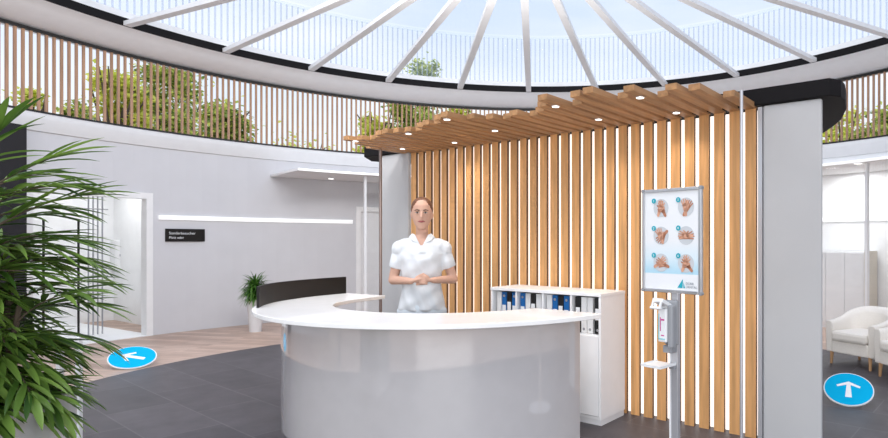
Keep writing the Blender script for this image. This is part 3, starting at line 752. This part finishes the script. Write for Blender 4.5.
tree(396,452,52,20.5,'tree_green','tall tree outside whose top shows through the skylight drum above the soffit',1900,12,low=4.0)
tree(800,888,104,15.2,'tree_yellow','yellow-green tree outside behind the right railing',1200,14)
tree(850,930,108,12.5,'tree_green','green bushy tree outside at the far right behind the railing',1500,15)
x,y=on_wall(845,8.2); bm=bx((-.30,-.2,3.05),(.22,.2,3.30)); box(bm,(-.30,-.2,0),(-.26,.2,3.05)); box(bm,(.18,-.2,0),(.22,.2,3.05)); o=link('outdoor_unit',bm,'dark_wall'); o.location=(x,y,-.1); o.rotation_euler=(0,0,-ang(x,y)); tag(o,'dark grey box on legs outside behind the right railing','outdoor unit')
# ------------------------------------------------------------ PERSON
WY=4.72; WX=atx(422,WY)
per=empty('person',(WX,WY,0),math.atan2(-WX,WY)*.8); tag(per,'person in white polo shirt standing behind the counter with clasped hands','person')
def capsule(bm,p,q,r0,r1,flat=1.0):
    p=Vector(p);q=Vector(q); d=(q-p).normalized()
    P=[];Rr_=[]
    for k in range(5): t=k/5*PI/2; P.append(p-d*r0*math.cos(t)); Rr_.append(max(.002,r0*math.sin(t)))
    for k in range(9): P.append(p.lerp(q,k/8)); Rr_.append(r0+(r1-r0)*k/8)
    for k in range(4,-1,-1): t=k/5*PI/2; P.append(q+d*r1*math.cos(t)); Rr_.append(max(.002,r1*math.sin(t)))
    tube(bm,P,Rr_,14,flat=flat)
bm=bmesh.new()
loft(bm,[(.80,.13,.10,0,0),(.86,.165,.115,0,0),(.95,.165,.115,0,0),(1.03,.145,.105,0,0),(1.12,.130,.095,0,0),(1.22,.145,.105,0,-.005),(1.31,.155,.115,0,-.01),(1.39,.165,.10,0,0),(1.44,.145,.078,0,.005),(1.465,.10,.065,0,.01),(1.49,.06,.055,0,.01)],32)
capsule(bm,(0,.015,1.44),(0,0,1.56),.052,.048)
# head
loft(bm,[(1.538,.020,.022,0,-.060),(1.548,.036,.045,0,-.040),(1.575,.056,.070,0,-.020),(1.61,.070,.086,0,-.008),(1.65,.078,.096,0,0),(1.69,.081,.101,0,.004),(1.73,.079,.099,0,.008),(1.765,.064,.082,0,.012),(1.787,.038,.05,0,.014),(1.795,.012,.016,0,.014)],28)
capsule(bm,(0,-.096,1.665),(0,-.112,1.632),.008,.013); 
for s in (-1,1):
    ell(bm,(s*.080,.01,1.652),(.010,.017,.030)); capsule(bm,(s*.105,.0,.86),(s*.10,0,.48),.083,.055); capsule(bm,(s*.10,0,.48),(s*.095,.02,.09),.052,.036)
    ell(bm,(s*.10,-.06,.035),(.042,.12,.033))
sh=[(-.175,0,1.405),(.175,0,1.405)]; el_=[(-.225,.015,1.135),(.245,.015,1.135)]; wr=[(-.075,-.165,1.135),(.095,-.165,1.14)]
for i in (0,1):
    capsule(bm,(sh[i][0]*.96,0,1.385),el_[i],.042,.038); capsule(bm,el_[i],wr[i],.038,.025)
# right palm laid over left, fingers curled
capsule(bm,(-.065,-.17,1.138),(-.010,-.185,1.150),.026,.029,.62)
capsule(bm,(.085,-.17,1.142),(.030,-.19,1.150),.026,.029,.62)
for j in range(4):
    z=1.176-j*.0175; 
    capsule(bm,(-.008,-.192,z),(.030,-.212,z-.003),.0092,.0088); capsule(bm,(.030,-.212,z-.003),(.058-.004*j,-.198,z-.010),.0088,.0078)
    z2=1.166-j*.017
    capsule(bm,(.030,-.176,z2),(-.008,-.168,z2-.004),.009,.0085); capsule(bm,(-.008,-.168,z2-.004),(-.034,-.160,z2-.008),.0085,.0075)
capsule(bm,(-.030,-.180,1.165),(.004,-.200,1.186),.0115,.0095); capsule(bm,(.004,-.200,1.186),(.022,-.206,1.182),.0095,.008)
capsule(bm,(.050,-.185,1.168),(.018,-.205,1.192),.0115,.0095)
b2=remesh(bm,.0055,2,.4)
link('body',b2,'skin',per,smooth=True)
# shirt
bm=bmesh.new()
loft(bm,[(.895,.188,.135,0,0),(.95,.180,.132,0,0),(1.03,.163,.122,0,0),(1.10,.150,.113,0,0),(1.2,.158,.118,0,-.006),(1.30,.170,.130,0,-.012),(1.36,.186,.120,0,-.004),(1.405,.188,.110,0,0),(1.440,.160,.098,0,.004),(1.463,.118,.086,0,.006),(1.482,.085,.075,0,.008),(1.505,.066,.066,0,.008)],36)
for i in (0,1):
    q0=Vector((sh[i][0]*.93,0,1.368)); P=[q0.lerp(Vector(el_[i]),t) for t in (-.03,.06,.22,.4,.6)]
    tube(bm,P,[.060,.064,.065,.063,.060],18); ell(bm,(sh[i][0]*.97,0,1.383),(.067,.072,.068)); ell(bm,(sh[i][0]*.72,0,1.402),(.07,.085,.066))
b2=remesh(bm,.008,6,.5)
dv=[v for v in b2.verts if v.co.z>1.487 or (v.co.y<0 and v.co.z>1.415 and abs(v.co.x)<.045*(v.co.z-1.405)/.08)]
bmesh.ops.delete(b2,geom=dv,context='VERTS')
for v in b2.verts:
    if v.co.z<1.35: v.co+=Vector((0,1,0))*(0.006*math.sin(v.co.x*60+v.co.z*24)+.004*math.sin(v.co.z*48-v.co.x*30))*(1 if v.co.y<0 else -1)
so=link('polo_shirt',b2,'shirt',per,smooth=True)
bm=bmesh.new()   # collar flaps and placket
for s in (-1,1):
    P=[(s*.015,-.094,1.418),(s*.075,-.082,1.447),(s*.098,-.035,1.478),(s*.072,-.030,1.502),(s*.052,-.066,1.492)]
    a=[bm.verts.new((x,y,z)) for x,y,z in P]; bm.faces.new(a)
ex_=bmesh.ops.extrude_face_region(bm,geom=bm.faces[:]); bmesh.ops.translate(bm,verts=[v for v in ex_['geom'] if isinstance(v,bmesh.types.BMVert)],vec=(0,-.008,.004))
link('collar',bm,'shirt',so)
bm=bmesh.new(); loft(bm,[(.10,.001,.001,0,0)],4,cap=False); bm.free()
bm=bmesh.new(); loft(bm,[(.84,.19,.13,0,0),(.92,.182,.128,0,0),(.98,.165,.118,0,0)],28)
for s in (-1,1): tube(bm,[(s*.10,0,.90),(s*.10,0,.5),(s*.095,.015,.07)],[.098,.078,.062],18)
b2=remesh(bm,.012,4,.5); link('trousers',b2,'trousers',per,smooth=True)
for s in (-1,1):
    bm=bmesh.new(); ell(bm,(s*.10,-.055,.045),(.05,.135,.045)); 
    for v in bm.verts: v.co.z=max(v.co.z,.002)
    link('shoe',bm,'shoe',per,smooth=True)
    bm=bmesh.new(); ell(bm,(s*.032,-.0895,1.668),(.0135,.007,.0050)); e=link('eye',bm,'eye_white',per,smooth=True)
    bm=bmesh.new(); ell(bm,(s*.032,-.0945,1.668),(.0078,.0035,.0056)); link('iris',bm,'iris',e,smooth=True)
    bm=bmesh.new(); tube(bm,[(s*.016,-.0975,1.670),(s*.032,-.0975,1.6755),(s*.048,-.089,1.670)],[.0016,.0026,.0018],8); link('eyelashes',bm,'brow',e)
    bm=bmesh.new(); tube(bm,[(s*.014,-.0985,1.686),(s*.033,-.0965,1.692),(s*.053,-.0835,1.686)],[.0038,.0040,.0025],8); link('eyebrow',bm,'brow',per)
bm=bmesh.new(); tube(bm,[(-.027,-.083,1.598),(-.012,-.0925,1.600),(0,-.094,1.597),(.012,-.0925,1.600),(.027,-.083,1.598)],[.003,.0075,.008,.0075,.003],10); link('lips',bm,'lips',per,smooth=True)
bm=bmesh.new(); ell(bm,(0,.014,1.703),(.088,.105,.098),u=56,v=40); ell(bm,(0,.115,1.71),(.035,.03,.035))
dv=[v for v in bm.verts if (v.co.y<.0 and v.co.z<1.768-13*v.co.x**2) or v.co.z<1.60 or (v.co.y<.02 and v.co.z<1.665)]
bmesh.ops.delete(bm,geom=dv,context='VERTS'); o=link('hair',bm,'hair',per,smooth=True)
s_=o.modifiers.new('thick','SOLIDIFY'); s_.thickness=.010; s_.offset=-1
# ------------------------------------------------------------ LIGHT
w=bpy.data.worlds.new('sky'); S.world=w; w.use_nodes=True; nt=w.node_tree; nt.nodes.clear()
o=nt.nodes.new('ShaderNodeOutputWorld'); bg=nt.nodes.new('ShaderNodeBackground'); tc=nt.nodes.new('ShaderNodeTexCoord')
sx=nt.nodes.new('ShaderNodeSeparateXYZ'); cr=nt.nodes.new('ShaderNodeValToRGB'); nt.links.new(tc.outputs['Generated'],sx.inputs[0]); nt.links.new(sx.outputs['Z'],cr.inputs[0])
cr.color_ramp.elements[0].position=0; cr.color_ramp.elements[0].color=(.74,.84,.93,1)
cr.color_ramp.elements[1].position=.9; cr.color_ramp.elements[1].color=(.46,.60,.92,1)
e=cr.color_ramp.elements.new(.42); e.color=(.66,.77,.97,1)
mp=nt.nodes.new('ShaderNodeMapping'); mp.inputs['Scale'].default_value=(1,1,4); nt.links.new(tc.outputs['Generated'],mp.inputs[0])
n=nt.nodes.new('ShaderNodeTexNoise'); n.inputs['Scale'].default_value=1.6; n.inputs['Detail'].default_value=6; nt.links.new(mp.outputs[0],n.inputs[0])
c2=nt.nodes.new('ShaderNodeValToRGB'); c2.color_ramp.elements[0].position=.42; c2.color_ramp.elements[1].position=.68; nt.links.new(n.outputs['Fac'],c2.inputs[0])
mx=nt.nodes.new('ShaderNodeMix'); mx.data_type='RGBA'; nt.links.new(c2.outputs[0],mx.inputs[0]); nt.links.new(cr.outputs[0],mx.inputs[6]); mx.inputs[7].default_value=(.93,.96,1,1)
nt.links.new(mx.outputs[2],bg.inputs[0]); bg.inputs[1].default_value=1.12; nt.links.new(bg.outputs[0],o.inputs[0])
def light(kind,name,loc,energy,size=1,col=(1,1,1),rot=(0,0,0),sy=None):
    l=bpy.data.lights.new(name,kind); l.energy=energy; l.color=col
    if kind=='AREA':
        l.size=size
        if sy: l.shape='RECTANGLE'; l.size_y=sy
    elif kind=='SUN': l.angle=size
    ob=bpy.data.objects.new(name,l); COL.objects.link(ob); ob.location=loc; ob.rotation_euler=rot; return ob
light('SUN','sun',(0,0,10),1.6,math.radians(28),(1,.97,.93),(math.radians(24),math.radians(-12),0))
# added fill lights for the hall, ceiling luminaires of the waiting area and of the room beyond the doorway
light('AREA','hall_fill',(-.5,-3.2,1.7),210,4.5,(1,.985,.975),(math.radians(112),0,math.radians(12)),2.6)  # added soft fill from behind the viewer, not a lamp of the hall
light('AREA','soffit_fill',(.4,6.6,2.62),40,3,(1,1,1),(PI,0,RZ),1)  # added upward fill to brighten soffit and ribs
light('AREA','wall_fill',(-2.2,3.6,4.2),110,2.5,(1,.985,.98),(math.radians(62),0,math.radians(52)),.6)  # added fill to brighten the left wall, no fitting there
light('AREA','wall_fill',(-1.6,6.2,4.2),70,2.5,(1,.985,.98),(math.radians(62),0,math.radians(15)),.6)  # second added fill, towards the far wall
light('AREA','waiting_luminaire',tuple(pol(upto(862),6.2,zc-.02)),20,.8,(1,1,1))
x,y=on_wall(95,8.2); light('AREA','side_room_luminaire',(x,y,2.58),20,1.2,(1,1,1))
# ------------------------------------------------------------ CAMERA
cam=bpy.data.cameras.new('camera'); co=bpy.data.objects.new('camera',cam); COL.objects.link(co)
co.location=(0,0,EYE); co.rotation_euler=(PI/2,0,0); cam.sensor_width=36; cam.lens=F/888*36; cam.shift_x=(444-PX)/888; cam.shift_y=(240.4-219)/888; cam.clip_start=.05
S.camera=co
S.view_settings.view_transform='Standard'; S.view_settings.look='None'; S.view_settings.exposure=0; S.view_settings.gamma=1; S.view_settings.use_curve_mapping=False
